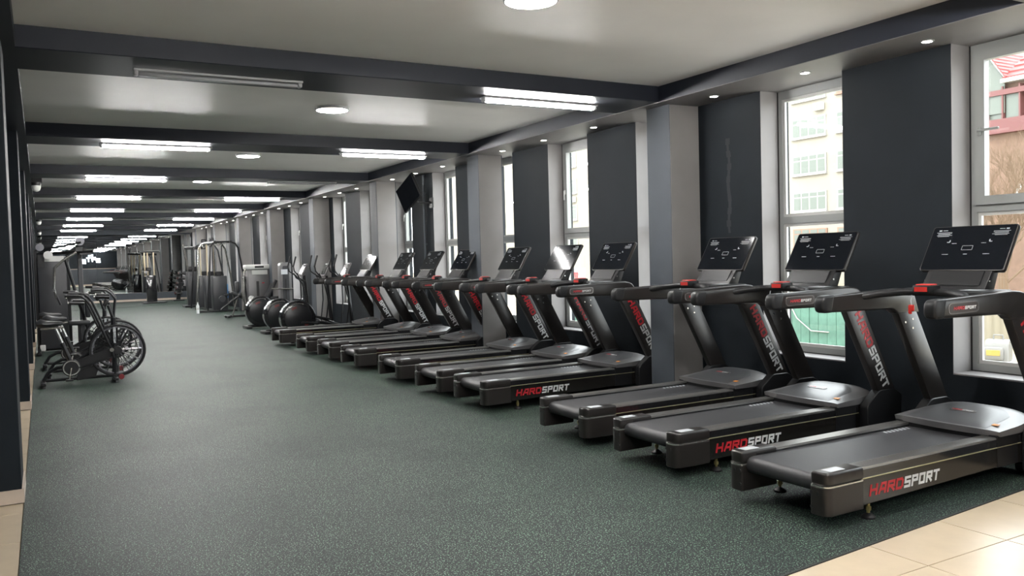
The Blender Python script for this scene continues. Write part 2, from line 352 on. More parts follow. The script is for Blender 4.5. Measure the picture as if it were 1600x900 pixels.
# ================================================================== CEILING LIGHTS
ordn = ['first', 'second', 'third', 'fourth', 'fifth', 'sixth', 'seventh', 'eighth', 'ninth', 'tenth']
tube_h = MB().rbox((0, 0, -.012), (1.44, .115, .020), .004, 1).mesh('housing', 'housing')
tube_t = MB().rbox((0, 0, -.042), (1.36, .046, .036), .014, 2)
tube_on = tube_t.mesh('tube', 'tube'); tube_of = tube_t.mesh('tube', 'tube_off')
cap_me = MB().rbox((0, 0, -.036), (.035, .066, .044), .008, 1).mesh('end_cap', 'housing')
for k in range(-2, 8):
    for side, x in (('left', 1.465), ('right', 4.80)):
        off = (k == 0 and side == 'left') or (k == 2 and side == 'right')
        y = Y0 + PITCH * k + .43
        if k < 0: lab = 'tube light out of view on the beam %s the camera, %s one' % ('above' if k == -1 else 'behind', side)  # hindmost pair is added out of view to light the room from the front end
        else: lab = '%s tube light under the %s ceiling beam, %s of the round lamps' % ('unlit' if off else 'lit white', ordn[k], side)
        t = thing('tube_light', lab, 'ceiling light', (x, y, ZS), 0, 'tube lights under the beams')
        inst('housing', tube_h, t); inst('tube', tube_of if off else tube_on, t); inst('end_cap', cap_me, t, (-.70, 0, 0)); inst('end_cap', cap_me, t, (.70, 0, 0))
rim = MB().lathe([(.20, 0), (.20, -.03), (.185, -.035), (.185, 0)], n=32, ring=True).mesh('rim', 'housing'); dsc = MB().lathe([(.183, -.005), (.183, -.030), (.15, -.038), (.001, -.040)], n=32).mesh('diffuser', 'disc')
for k in range(-1, 8):
    t = thing('round_ceiling_lamp', ('round white ceiling lamp in the %s bay from the front' % ordn[k]) if k >= 0 else 'round white ceiling lamp above the camera, out of view', 'ceiling light', (3.13, 5.18 + 4.70 * k, ZC), 0, 'round ceiling lamps')  # the one over the camera is added, unseen, for more light at the front
    inst('rim', rim, t); inst('diffuser', dsc, t)
drim = MB().lathe([(.055, 0), (.055, -.006), (.040, -.008), (.040, 0)], n=20, ring=True).mesh('rim', 'housing'); dln = MB().lathe([(.040, -.001), (.036, -.006), (.001, -.007)], n=20).mesh('lens', 'down')
for k in range(-1, 7):
    for j, dy in enumerate((1.70, 2.96, 4.20)):
        t = thing('downlight', 'small recessed downlight in window soffit, %s of three in the %s bay from the front' % (['nearest', 'middle', 'farthest'][j], ordn[k + 1]), 'downlight', (6.42, 7.41 + PITCH * k + dy, ZS - .004), 0, 'downlights in the window soffit')
        inst('rim', drim, t); inst('lens', dln, t)
for i, y in enumerate((18.6, 32.5, 42.0)):
    t = thing('dome_camera', 'white dome security camera on left bulkhead, %s from the front' % ordn[i], 'camera', (-0.03 if i else -0.03, y, ZS + .0), 0, 'dome cameras')
    MB().lathe([(.085, 0), (.085, -.05), (.08, -.06)], n=20).build('base', 'blk', t); MB().lathe([(.078, -.05), (.078, -.10), (.06, -.15), (.03, -.172), (.002, -.178)], n=20).build('dome', 'pvcw', t)
    MB().bx(-.10, .10, -.05, .05, 0, .10).build('mount', 'blk', t)

# lit sign on the entrance wall, seen in the mirror
sg = thing('wall_sign', 'white glowing letter sign on the entrance wall', 'sign', (4.25, YN + .01, 2.2))
sg.scale = (.72, 1, .72)
def block(ch, x, z, s, m):
    mb, _ = letters(ch, s, s * .85, 0, s * .26, 0, 0.05); mb.xf(Matrix.Translation((0, .05, 0))); o = mb.build('sign_letter', m, sg); o.location = (x, .01, z); return o
for ch, x, z in (('S', 1.3, .05), ('P', .75, .2), ('T', .1, .2), ('S', -.5, -.05)): block(ch, x - .6, z, .62, 'sign')
MB().rbox((.05, .03, 1.08), (.62, .05, .30), .02, 1).build('sign_top', 'signblue', sg)

# ================================================================== TREADMILLS
def round_poly(pts, r, seg=5, which=None):
    out = []; n = len(pts)
    for i in range(n):
        p = Vector(pts[i]); a = (Vector(pts[i - 1]) - p); b = (Vector(pts[(i + 1) % n]) - p)
        rr = r[i] if isinstance(r, (list, tuple)) else r
        if rr <= 0: out.append(tuple(p)); continue
        rr = min(rr, a.length * .49, b.length * .49); a = p + a.normalized() * rr; b = p + b.normalized() * rr
        for j in range(seg + 1):
            t = j / seg; q = a * (1 - t) ** 2 + p * 2 * t * (1 - t) + b * t * t; out.append(tuple(q))
    return out

lh, lw = letters('HARD', .072, .072, .012, .016, .2)
ls, lw2 = letters('SPORT', .072, .062, .012, .016, .2)
def make_treadmill():
    T = thing('treadmill', 'x', 'treadmill')
    # ---- frame sides, trims, foot rails, end caps
    for s in (1, -1):
        y0, y1 = s * .345, s * .398
        MB().prism(round_poly([(.26, .10), (1.9, .135), (2.12, .12), (2.12, .268), (.26, .268)], [.01, .05, .02, .01, .01], 3), 'y', y0, y1, .004, 1).build('side_panel', 'panel', T)
        MB().bx(.30, 2.05, s * .390, s * .4005, .267, .273).build('pinstripe', 'gold', T)
        MB().bx(.14, 2.05, s * .285, s * .396, .268, .325).build('rail_base', 'gloss', T)
        rp = []  # ridged top profile across v
        n = 9
        for i in range(n):
            a = .288 + (.392 - .288) * i / n; d = (.392 - .288) / n
            rp += [(s * a, .340), (s * (a + d * .55), .340), (s * (a + d * .6), .335), (s * (a + d * .97), .335)]
        rp += [(s * .392, .322), (s * .288, .322)]
        MB().prism(rp, 'x', .28, 1.80).build('foot_rail', 'ridged', T, 20)
        cp = round_poly([(0.0, s * .285), (0.0, s * .412), (.33, s * .412), (.33, s * .285)], [.02, .10, .0, .0], 6)
        c = MB().prism(cp, 'z', .085, .262, .006, 1).prism([(x + (.006 if x < .2 else 0), y) for x, y in cp], 'z', .268, .350, .022, 3).build('end_cap', 'satin', T)
        MB().prism(cp, 'z', .260, .269).build('cap_lip', 'silver', c)
        MB().bx(.07, .20, s * .315, s * .385, .3495, .3512).build('cap_label', 'prnt', c)
        hb = MB()
        for (yy, zz) in ((.30, .225), (.345, .222), (.30, .135)): hb.lathe([(.012, -.0015), (.012, .004)], (0.0, s * yy, zz), 'x', 10)
        hb.build('bolt_hole', 'gasket', c)
        # rear adjustable foot
        f = MB().cyl((.44, s * .36, .03), (.44, s * .36, .13), .011, 8).cyl((.44, s * .36, .05), (.44, s * .36, .075), .018, 6).build('foot_stem', 'brass', T)
        MB().lathe([(.045, 0), (.045, .012), (.018, .032), (.012, .034)], (.44, s * .36, 0), n=16).build('foot_pad', 'blk', f)
        MB().lathe([(.05, -.03), (.055, -.02), (.055, .02), (.05, .03)], (2.25, s * .30, .055), 'y', 16).build('transport_wheel', 'blk', T)
    MB().bx(.30, 2.2, -.35, .35, .14, .235).build('deck', 'blk', T)
    # ---- belt wrapped over the rear roller
    prof = [(1.85, .312)] + [(.10 + .055 * math.cos(a), .257 + .055 * math.sin(a)) for a in [PI / 2 + PI * i / 10 for i in range(11)]] + [(1.85, .202)]
    b = MB(); n = len(prof)
    for x, z in prof: b.v += [(x, -.282, z), (x, .282, z)]
    b.f += [(2 * i, 2 * i + 1, 2 * i + 3, 2 * i + 2) for i in range(n - 1)]
    bo = b.build('running_belt', 'belt', T)
    MB().lathe([(.047, -.285), (.050, -.28), (.050, .28), (.047, .285)], (.10, 0, .257), 'y', 20).build('rear_roller', 'roller', T)
    mk = MB()
    for i in range(7):
        x = 1.40 + i * .043
        mk.add([(x, .215, .3132), (x + .022, .215, .3132), (x + .042, .265, .3132), (x + .020, .265, .3132)], [(0, 1, 2, 3)])
    mk.build('belt_marks', 'prnt', bo)
    # ---- motor hood
    hb = MB(); NU, NV = 14, 16; top = []
    def hw(u): return .412 - .07 * max(0, (u - 1.98) / .40) ** 1.2
    def hz(u, v):
        t = (u - 1.74) / .62; e = 1 - abs(v) ** 4
        return .372 + (.02 + .075 * math.sin(min(1, max(0, t) * 1.05) * PI / 2)) * (.35 + .65 * e) - .035 * max(0, (t - .8) / .2) ** 2
    for i in range(NU + 1):
        for j in range(NV + 1):
            v = -1 + 2 * j / NV; u0 = 1.735 - .05 * (1 - v * v) + .03; u = u0 + (2.38 - u0) * i / NU
            hb.v.append((u, v * hw(u), hz(u, v)))
    g = lambda i, j: i * (NV + 1) + j
    for i in range(NU):
        for j in range(NV): hb.f.append((g(i, j), g(i + 1, j), g(i + 1, j + 1), g(i, j + 1)))
    rim_i = [g(0, j) for j in range(NV + 1)] + [g(i, NV) for i in range(1, NU + 1)] + [g(NU, j) for j in range(NV - 1, -1, -1)] + [g(i, 0) for i in range(NU - 1, 0, -1)]
    base = len(hb.v)
    for q in rim_i:
        x, y, z = hb.v[q]; hb.v.append((x + (.012 if q <= NV else 0), y, .345))
    m_ = len(rim_i)
    for k in range(m_): hb.f.append((rim_i[k], rim_i[(k + 1) % m_], base + (k + 1) % m_, base + k))
    ho = hb.build('motor_hood', 'hood', T, 35)
    MB().prism([(1.76, -.40), (2.0, -.40), (2.36, -.335), (2.36, .335), (2.0, .40), (1.76, .40)], 'z', .13, .352).build('hood_base', 'blk', T)
    ip = MB(); NA = 20  # raised inner panel
    rows = 8
    for i in range(rows + 1):
        for j in range(NA + 1):
            v = (-1 + 2 * j / NA) * .76; u0 = 1.75 - .05 * (1 - v * v) + .035; u1 = 2.24 - .16 * abs(v / .76) ** 3; u = u0 + (u1 - u0) * i / rows
            e = min(1.0, min(i / rows, (1 - i / rows)) * 8, (1 - abs(v) / .76) * 8)
            ip.v.append((u, v * hw(u), hz(u, v) + .001 + .007 * e))
    for i in range(rows):
        for j in range(NA): ip.f.append((i * (NA + 1) + j, (i + 1) * (NA + 1) + j, (i + 1) * (NA + 1) + j + 1, i * (NA + 1) + j + 1))
    ip.build('hood_panel', 'hoodpanel', ho, 50)
    zb = hz(2.0, 0) + .009
    tilt = Matrix.Translation((2.0, 0, zb)) @ Matrix.Rotation(-math.radians(9), 4, 'Y')
    bd = MB().prism(round_poly([(-.022, -.10), (.022, -.10), (.022, .10), (-.022, .10)], .02, 5), 'z', -.004, .003, .001, 1).xf(tilt).build('hood_badge', 'badgerim', ho)
    l1, w1 = letters('HARD', .016, .017, .003, .004, .2, .001); l2, w2 = letters('SPORT', .016, .014, .003, .004, .2, .001)
    base_m = tilt @ Matrix.Translation((-.008, .085, .0032)) @ Matrix.Rotation(-PI / 2, 4, 'Z') @ Matrix.Rotation(-PI / 2, 4, 'X')
    l1.xf(base_m).build('badge_lettering', 'red', bd); l2.xf(base_m @ Matrix.Translation((w1, 0, 0))).build('badge_lettering', 'white', bd)
    MB().box((1.86, -.33, hz(1.86, -.80) + .004), (.035, .045, .003), Matrix.Rotation(-math.radians(7), 3, 'Y')).build('hood_sticker', 'orange', ho)
    # ---- uprights, handrails
    for s in (1, -1):
        y0, y1 = s * .405, s * .475
        up = MB().prism([(2.30, .30), (2.52, .30), (2.035, 1.19), (1.805, 1.19)], 'y', y0, y1, .010, 2)
        uo = up.build('upright', 'satin', T)
        MB().prism(round_poly([(2.06, .06), (2.50, .06), (2.52, .40), (2.42, .46), (2.22, .46), (2.06, .34)], .03, 3), 'y', s * .398, s * .482, .006, 1).build('upright_base', 'blk', T)
        rail = round_poly([(.95, 1.225), (.95, 1.345), (1.86, 1.372), (2.00, 1.355), (2.075, 1.17), (1.80, 1.17), (1.74, 1.212)], [.058, .058, .05, .09, .0, .02, .05], 6)
        ro = MB().prism(rail, 'y', s * .400, s * .480, .018, 3).build('handrail', 'satin', T)
        gr = round_poly([(.944, 1.221), (.944, 1.349), (1.08, 1.352), (1.05, 1.222)], [.058, .058, .0, .0], 6)
        MB().prism(gr, 'y', s * .396, s * .484, .02, 3).build('grip_end', 'blk', ro)
        # badge on the outer face
        ya = s * .480
        bg_ = MB().prism(round_poly([(1.09, 1.245), (1.42, 1.25), (1.42, 1.325), (1.09, 1.322)], .035, 5), 'y', ya - s * .002, ya + s * .003, .001, 1).build('rail_badge', 'badgerim', ro)
        MB().prism(round_poly([(1.10, 1.253), (1.41, 1.258), (1.41, 1.317), (1.10, 1.314)], .03, 5), 'y', ya, ya + s * .0045).build('badge_recess', 'badge', bg_)
        l1, w1 = letters('HARD', .022, .026, .004, .006, .2, .001); l2, w2 = letters('SPORT', .022, .021, .004, .006, .2, .001)
        bm_ = Matrix.Translation((1.14 if s < 0 else 1.37, ya + s * .0045, 1.274)) @ (Matrix.Identity(4) if s < 0 else Matrix.Rotation(PI, 4, 'Z'))
        l1.xf(bm_).build('badge_lettering', 'red', bg_); l2.xf(bm_ @ Matrix.Translation((w1, 0, 0))).build('badge_lettering', 'white', bg_)
        # lettering running down the upright (outer face)
        ang = math.atan2(.89, -.485)   # direction up the post in (u,z)
        dirm = Matrix(((math.cos(ang + PI), 0, -math.sin(ang + PI), 0), (0, 1, 0, 0), (math.sin(ang + PI), 0, math.cos(ang + PI), 0), (0, 0, 0, 1)))
        l1, w1 = letters('HARD', .085, .078, .012, .020, .0); l2, w2 = letters('SPORT', .085, .072, .012, .018, .0)
        if s < 0: um = Matrix.Translation((1.965 - .05, ya + .0045 - .0, 1.135)) @ dirm
        else: um = Matrix.Translation((2.37, ya - .0045, .46)) @ Matrix.Rotation(PI, 4, 'Z') @ Matrix(((math.cos(ang), 0, math.sin(ang), 0), (0, 1, 0, 0), (-math.sin(ang), 0, math.cos(ang), 0), (0, 0, 0, 1))).inverted()
        if s < 0:
            l1.xf(um).build('upright_lettering', 'red', uo); l2.xf(um @ Matrix.Translation((w1, 0, 0))).build('upright_lettering', 'white', uo)
        bl = MB()
        for (u_, z_) in ((1.90, 1.10), (1.99, 1.12), (1.99, 1.05)): bl.lathe([(.009, -.074 * 0), (.009, .002)], (u_, s * .405 - (.002 if s > 0 else 0), z_), 'y', 8)
        bl.build('bolt', 'silver', uo)
        # side lettering on frame
        sm = Matrix.Translation((.40 if s < 0 else .98, s * .398, .150)) @ (Matrix.Identity(4) if s < 0 else Matrix.Rotation(PI, 4, 'Z'))
        a = MB(); a.v = list(lh.v); a.f = list(lh.f); a.xf(sm).build('side_lettering', 'red', T)
        a = MB(); a.v = list(ls.v); a.f = list(ls.f); a.xf(sm @ Matrix.Translation((lw, 0, 0))).build('side_lettering', 'white', T)
    # ---- crossbar, console tray, stop button, key
    cb = [(1.40, .42, 1.325), (1.50, .33, 1.345), (1.57, .18, 1.36), (1.59, 0, 1.362), (1.57, -.18, 1.36), (1.50, -.33, 1.345), (1.40, -.42, 1.325)]
    MB().tube(cb, .028, 10).build('front_handlebar', 'blk', T)
    ct = MB().prism(round_poly([(1.60, -.40), (1.98, -.40), (1.98, .40), (1.60, .40)], .05, 4), 'z', 1.335, 1.372, .012, 2).build('console_tray', 'blk', T)
    MB().box((1.575, .20, 1.348), (.004, .10, .022), Matrix.Rotation(-.3, 3, 'Y')).build('tray_label', 'prnt', ct)
    mk = MB().bx(1.72, 1.84, -.30, -.16, 1.3722, 1.3735).bx(1.70, 1.80, .16, .24, 1.3722, 1.3735); mk.build('tray_marks', 'prnt', ct)
    sb = MB().rbox((1.57, .0, 1.385), (.13, .14, .055), .01, 2).build('stop_switch', 'blk', T)
    MB().rbox((1.57, .0, 1.415), (.10, .11, .012), .005, 1).build('stop_button', 'redbtn', sb); MB().bx(1.502, 1.506, -.05, .05, 1.368, 1.402).build('stop_label', 'redbtn', sb)
    sk = MB().tube([(1.53, .09, 1.34), (1.52, .09, 1.30), (1.525, .09, 1.27)], .004, 6).build('key_cord', 'prnt', T)
    MB().rbox((1.525, .09, 1.245), (.02, .045, .05), .008, 2).rbox((1.525, .10, 1.215), (.016, .028, .03), .006, 1).build('safety_key', 'redbtn', sk)
    # ---- screen
    tl = math.atan2(.205, .34); rot = Matrix.Rotation(tl, 3, 'Y')
    nk = MB().prism([(1.86, 1.365), (1.99, 1.365), (2.06, 1.53), (1.985, 1.53)], 'y', -.25, .25, .008, 2).build('screen_neck', 'blk', T)
    MB().prism([(1.88, 1.40), (1.91, 1.395), (1.965, 1.50), (1.95, 1.505)], 'y', -.20, .20).build('neck_slot', 'blk', nk)
    MB().lathe([(.008, -.255), (.008, .255)], (1.93, 0, 1.43), 'y', 8).build('neck_bolt', 'silver', nk)
    c = Vector((2.062 + .018, 0, 1.665))
    scx = MB().prism(round_poly([(-.33, -.197), (.33, -.197), (.33, .197), (-.33, .197)], .022, 4), 'x', -.018, .018, .005, 2)
    scx.v = [tuple(rot @ Vector(p) + c) for p in scx.v]; so = scx.build('screen', 'satin', T)
    gl = MB().prism(round_poly([(-.322, -.189), (.322, -.189), (.322, .189), (-.322, .189)], .018, 4), 'x', -.0192, -.017)
    gl.v = [tuple(rot @ Vector(p) + c) for p in gl.v]; go = gl.build('screen_glass', 'screen', so)
    pr = MB()
    def mark(y, z, w_, h_): pr.bx(-.0200, -.0193, y - w_ / 2, y + w_ / 2, z - h_ / 2, z + h_ / 2)
    for sy in (1, -1):
        mark(sy * .262, .158, .022, .010); mark(sy * .222, .158, .038, .004)
        for q in range(5): mark(sy * (.225 - .006 * (q % 2)), .140 - q * .0085, .125 - .02 * (q == 4) - .012 * (q % 3), .0026)
        mark(sy * .165, .052, .022, .006); mark(sy * .155, .062, .008, .016); mark(sy * .115, .040, .038, .003); mark(sy * .16, -.055, .05, .004)
    for (yy, zz, ww, hh) in ((0, .018, .08, .0022), (0, -.018, .08, .0022), (.041, 0, .0022, .034), (-.041, 0, .0022, .034), (0, -.055, .03, .004)): mark(yy, zz, ww, hh)
    pr.v = [tuple(rot @ Vector(p) + c) for p in pr.v]; pr.build('screen_print', 'prnt', go)
    bk = MB().rbox((.03, 0, -.05), (.035, .50, .22), .01, 2); bk.v = [tuple(rot @ Vector(p) + c) for p in bk.v]; bk.build('screen_back', 'blk', so)
    return T

TM = [(4.02, 4.21), (4.05, 5.60), (4.09, 6.84), (4.13, 8.84), (4.12, 9.98), (4.13, 11.36), (4.13, 13.08), (4.14, 14.43), (4.13, 15.78), (4.13, 17.75)]
proto = make_treadmill()
for i, (x, yl) in enumerate(TM):
    t = proto if i == 0 else copy_tree(proto)
    t.location = (x, yl - .405, 0)
    pos = ['nearest the beige tiles', 'second from the beige tiles', 'third from the beige tiles, before the first column', 'fourth from the beige tiles, just past the first column', 'fifth from the beige tiles', 'sixth from the beige tiles, before the second column', 'seventh from the beige tiles, just past the second column', 'eighth from the beige tiles', 'ninth from the beige tiles, before the third column', 'farthest of the row, beside the cross trainers'][i]
    tag(t, 'black treadmill with wide console screen, ' + pos, 'treadmill', 'row of treadmills facing the windows')

# ================================================================== AIR BIKES
def make_bike():
    B = thing('air_bike', 'x', 'exercise bike')
    for x, nm in ((-.02, 'rear_stabilizer'), (.92, 'front_stabilizer')):
        s = MB().rbox((x, 0, .055), (.07, .50, .05), .01, 1).build(nm, 'frame', B)
        for yy in (-.22, .22): MB().lathe([(.028, 0), (.028, .02), (.02, .032)], (x, yy, 0), n=10).build('foot', 'blk', s)
    MB().tube([(-.02, 0, .08), (.05, 0, .20), (.16, 0, .26), (.30, 0, .27)], .026, 8).tube([(-.02, 0, .085), (.92, 0, .085)], .024, 8).build('main_frame', 'frame', B)
    MB().tube([(.92, 0, .08), (.93, 0, .95)], .035, 8).tube([(.33, 0, .30), (.90, 0, .62)], .024, 8).build('front_post', 'frame', B)
    MB().tube([(.40, 0, .16), (.24, 0, .62)], .032, 8).build('seat_tube', 'frame', B)
    MB().tube([(.25, 0, .60), (.17, 0, .83)], .022, 8).build('seat_post', 'silver', B)
    MB().rbox((.12, 0, .845), (.30, .035, .03), .006, 1).build('seat_slider', 'steel', B)
    sd_ = MB(); prof = [(-.075, .10, .04), (-.02, .13, .065), (.06, .115, .055), (.14, .065, .045), (.22, .040, .040), (.26, .022, .024)]
    n = 10; rings = []
    for (x, hw_, th) in prof:
        for j in range(n):
            a = 2 * PI * j / n; sd_.v.append((x, hw_ * math.cos(a), .905 + th * math.sin(a) + (.012 if x < 0 else 0)))
    for i in range(len(prof) - 1):
        for j in range(n): sd_.f.append((i * n + j, i * n + (j + 1) % n, (i + 1) * n + (j + 1) % n, (i + 1) * n + j))
    sd_.f += [tuple(range(n)), tuple((len(prof) - 1) * n + j for j in range(n))]
    sd_.build('saddle', 'pad', B)
    # wheel with rim cage, blades, hub
    C = (.97, .46); R0 = .375
    wh = MB()
    for yy in (-.05, .05): wh.tube([(C[0] + R0 * math.cos(2 * PI * i / 36), yy, C[1] + R0 * math.sin(2 * PI * i / 36)) for i in range(36)], .017, 6, True)
    wo = wh.build('wheel_guard', 'blk', B)
    sp = MB()
    for yy in (-.055, .055):
        for rr in (.10, .19, .28): sp.tube([(C[0] + rr * math.cos(2 * PI * i / 24), yy, C[1] + rr * math.sin(2 * PI * i / 24)) for i in range(24)], .003, 4, True)
        for i in range(28):
            a = 2 * PI * i / 28; sp.tube([(C[0] + .05 * math.cos(a), yy, C[1] + .05 * math.sin(a)), (C[0] + R0 * math.cos(a + .2), yy, C[1] + R0 * math.sin(a + .2))], .0025, 4)
    sp.build('guard_wires', 'frame', wo)
    rm = MB().lathe([(.335, -.03), (.352, -.03), (.352, .03), (.335, .03)], (C[0], 0, C[1]), 'y', 36, True); rm.build('rim', 'greyplate', wo)
    MB().lathe([(.06, -.06), (.06, .06)], (C[0], 0, C[1]), 'y', 16).build('hub', 'blk', wo)
    for i in range(12):
        a = 2 * PI * i / 12; ca, sa = math.cos(a), math.sin(a)
        mb = MB().add([(C[0] + r_ * ca - o_ * sa, y_, C[1] + r_ * sa + o_ * ca) for (r_, o_, y_) in ((.06, 0, -.03), (.33, 0, -.03), (.33, .02, .03), (.06, .02, .03))], [(0, 1, 2, 3)])
        mb.build('fan_blade', 'frame', wo)
    # crank, chainring cover, pedals
    cv = MB().lathe([(.005, -.075), (.115, -.075), (.125, -.065), (.125, -.05)], (.345, 0, .25), 'y', 24).build('chain_cover', 'blk', B)
    MB().lathe([(.095, -.078), (.112, -.078), (.112, -.072), (.095, -.072)], (.345, 0, .25), 'y', 24, True).build('cover_ring', 'silver', cv)
    MB().prism(round_poly([(.36, .16), (.93, .40), (.93, .52), (.36, .34)], .02, 2), 'y', -.065, -.045, .003, 1).build('chain_guard', 'blk', B)
    MB().prism(round_poly([(.40, .05), (.66, .09), (.72, .26), (.45, .26)], .03, 3), 'y', -.04, .04, .006, 1).build('lower_cover', 'blk', B)
    for s, a in ((-1, -1.75), (1, 1.4)):
        e = (.345 + .17 * math.cos(a), s * .10, .25 + .17 * math.sin(a))
        cr = MB().tube([(.345, s * .085, .25), (e[0], s * .10, e[2])], .012, 6).build('crank_arm', 'steel', B)
        MB().rbox((e[0], s * .155, e[2]), (.10, .09, .025), .006, 1).build('pedal', 'blk', cr)
    # moving arms with grips
    for s, sw in ((-1, -.24), (1, .16)):
        x0 = .885
        tp = (x0 - .32 + (sw + .24) * .9, s * .20, 1.26 + (.06 if s > 0 else 0)); gp = (tp[0] - .26, s * .24, tp[2] + .05)
        ar = MB().tube([(x0 + .02, s * .12, .36), (x0, s * .13, .48), (tp[0] + .06, s * .19, tp[2] - .10), (tp[0], s * .20, tp[2] - .01), (tp[0] - .06, s * .21, tp[2] + .04), gp], .018, 8).build('swing_arm', 'frame', B)
        MB().tube([(gp[0] + .17, s * .232, gp[2] - .005), (gp[0] - .01, s * .24, gp[2])], .024, 8).build('hand_grip', 'blk', ar)
        lo = MB().tube([(tp[0] - .02, s * .205, tp[2] - .07), (tp[0] - .22, s * .235, tp[2] - .055)], .022, 8).build('lower_grip', 'blk', ar); MB().lathe([(.026, -.008), (.026, .008)], (tp[0] - .225, s * .235, tp[2] - .055), 'x', 10).build('grip_cap', 'silver', lo)
        MB().lathe([(.03, -.02), (.03, .02)], (x0, s * .13, .48), 'y', 12).build('pivot', 'steel', ar)
        ln = MB().tube([(x0 + .02, s * .12, .37), (.345 + .1, s * .10, .25)], .011, 6).build('link_rod', 'frame', ar)
    MB().tube([(.93, 0, .93), (.87, 0, 1.14)], .022, 8).build('console_mast', 'frame', B)
    MB().rbox((.84, 0, 1.18), (.05, .16, .11), .012, 2, Matrix.Rotation(.5, 3, 'Y')).build('console', 'blk', B)
    MB().rbox((.935, -.042, .70), (.035, .004, .26), .002, 1).build('post_print', 'prnt', B)
    for yy in (-.14, .14): MB().lathe([(.035, -.014), (.04, -.008), (.04, .008), (.035, .014)], (1.00, yy, .07), 'y', 14).build('transport_wheel', 'redbtn' if False else mat('dark_red_wheel', (0.16, 0.015, 0.02), 0.4), B)
    return B
bk = make_bike()
for i, (x, y) in enumerate(((-.03, 13.85), (.05, 15.05), (.0, 16.35))):
    b = bk if i == 0 else copy_tree(bk); b.location = (x, y, 0)
    tag(b, ('black air bike with caged fan wheel, ' + ['nearest of three by the left wall', 'middle of three by the left wall', 'farthest of three, next to the lat machine'][i]), 'exercise bike', 'air bikes by the left wall')

# ================================================================== CROSS TRAINERS
def make_ell():
    E_ = thing('elliptical_trainer', 'x', 'elliptical')
    C = (.42, .44)
    MB().lathe([(.02, -.10), (.38, -.10), (.40, -.085), (.40, .085), (.38, .10), (.02, .10)], (C[0], 0, C[1]), 'y', 36).build('flywheel_housing', 'gloss', E_)
    fc = MB().lathe([(.005, -.108), (.29, -.108), (.31, -.10)], (C[0], 0, C[1]), 'y', 32).build('disc_cover', 'frame', E_)
    MB().tube([(C[0] + .335 * math.cos(a), -.104, C[1] + .335 * math.sin(a)) for a in [1.2 + i * .12 for i in range(14)]], .010, 6).build('disc_highlight', 'silver', fc)
    MB().add([(C[0] + r_ * math.cos(a), -.110, C[1] + r_ * math.sin(a)) for a in [-.9 + .1 * i for i in range(6)] for r_ in (.20, .27)], [(2 * i, 2 * i + 1, 2 * i + 3, 2 * i + 2) for i in range(5)]).add([(C[0] + r_ * math.cos(a), -.110, C[1] + r_ * math.sin(a)) for a in [1.7 + .1 * i for i in range(6)] for r_ in (.22, .27)], [(2 * i, 2 * i + 1, 2 * i + 3, 2 * i + 2) for i in range(5)]).build('red_print', mat('dull_red_print', (0.10, 0.012, 0.012), 0.5), fc)
    MB().rbox((.06, 0, .035), (.14, .56, .07), .015, 2).build('rear_foot', 'frame', E_); MB().rbox((1.75, 0, .035), (.12, .62, .07), .015, 2).build('front_foot', 'frame', E_)
    MB().rbox((.95, 0, .06), (1.75, .10, .07), .012, 1).build('base_beam', 'frame', E_)
    for s in (-1, 1):
        dz = .10 * s
        MB().tube([(C[0] + .05, s * .17, C[1] + dz), (.95, s * .19, .36 + dz * .6), (1.50, s * .20, .20)], .024, 8).build('pedal_arm', 'frame', E_)
        pd = MB().prism(round_poly([(.85, .38 + dz * .5), (1.22, .29 + dz * .5), (1.24, .33 + dz * .5), (.87, .42 + dz * .5)], .01, 2), 'y', s * .14, s * .29, .006, 1).build('foot_plate', 'blk', E_)
        MB().tube([(1.10, s * .24, .03), (1.70, s * .24, .22)], .018, 6).build('guide_rail', 'silver', E_)
        x = 1.55 + s * .06
        ar = MB().tube([(1.50, s * .21, .22), (1.58, s * .24, .75), (1.53 + s * .05, s * .26, 1.15), (1.42 + s * .10, s * .27, 1.35), (1.28 + s * .14, s * .27, 1.48), (1.26 + s * .14, s * .26, 1.60), (1.33 + s * .14, s * .24, 1.86)], .018, 8).build('swing_arm', 'frame', E_)
        MB().tube([(1.25 + s * .14, s * .262, 1.58), (1.33 + s * .14, s * .24, 1.87)], .022, 8).build('hand_grip', 'blk', ar)
        MB().tube([(1.62, s * .10, 1.18), (1.44, s * .17, 1.28), (1.38, s * .17, 1.42)], .016, 8).build('fixed_handle', 'frame', E_)
    MB().tube([(1.72, 0, .07), (1.66, 0, .80), (1.62, 0, 1.35)], [.05, .045, .035], 8).build('mast', 'frame', E_)
    cs = MB().rbox((1.60, 0, 1.50), (.05, .34, .36), .02, 2, Matrix.Rotation(.45, 3, 'Y')).build('console', 'hood', E_)
    MB().rbox((1.574, 0, 1.512), (.012, .28, .28), .004, 1, Matrix.Rotation(.45, 3, 'Y')).build('console_screen', 'screen', cs)
    return E_
el = make_ell()
for i, (x, y) in enumerate(((4.60, 18.95), (4.60, 20.55), (4.60, 22.6))):
    e = el if i == 0 else copy_tree(el); e.location = (x, y, 0)
    tag(e, 'black elliptical trainer with round flywheel housing, ' + ['right behind the farthest treadmill', 'middle of the three ellipticals', 'farthest of the three ellipticals'][i], 'elliptical', 'elliptical trainers past the treadmills')

# ================================================================== STRENGTH MACHINES
def tower(T, x0, x1, y0, y1, h, m='shroud', name='weight_tower'):
    return MB().rbox(((x0 + x1) / 2, (y0 + y1) / 2, h / 2 + .03), (x1 - x0, y1 - y0, h - .06), .025, 2).build(name, m, T)
def plates(T, x, y, n=12, w_=.30, d=.14):
    for i in range(n): MB().bx(x - d / 2, x + d / 2, y - w_ / 2, y + w_ / 2, .10 + i * .052, .148 + i * .052).build('weight_plate', 'plate', T)
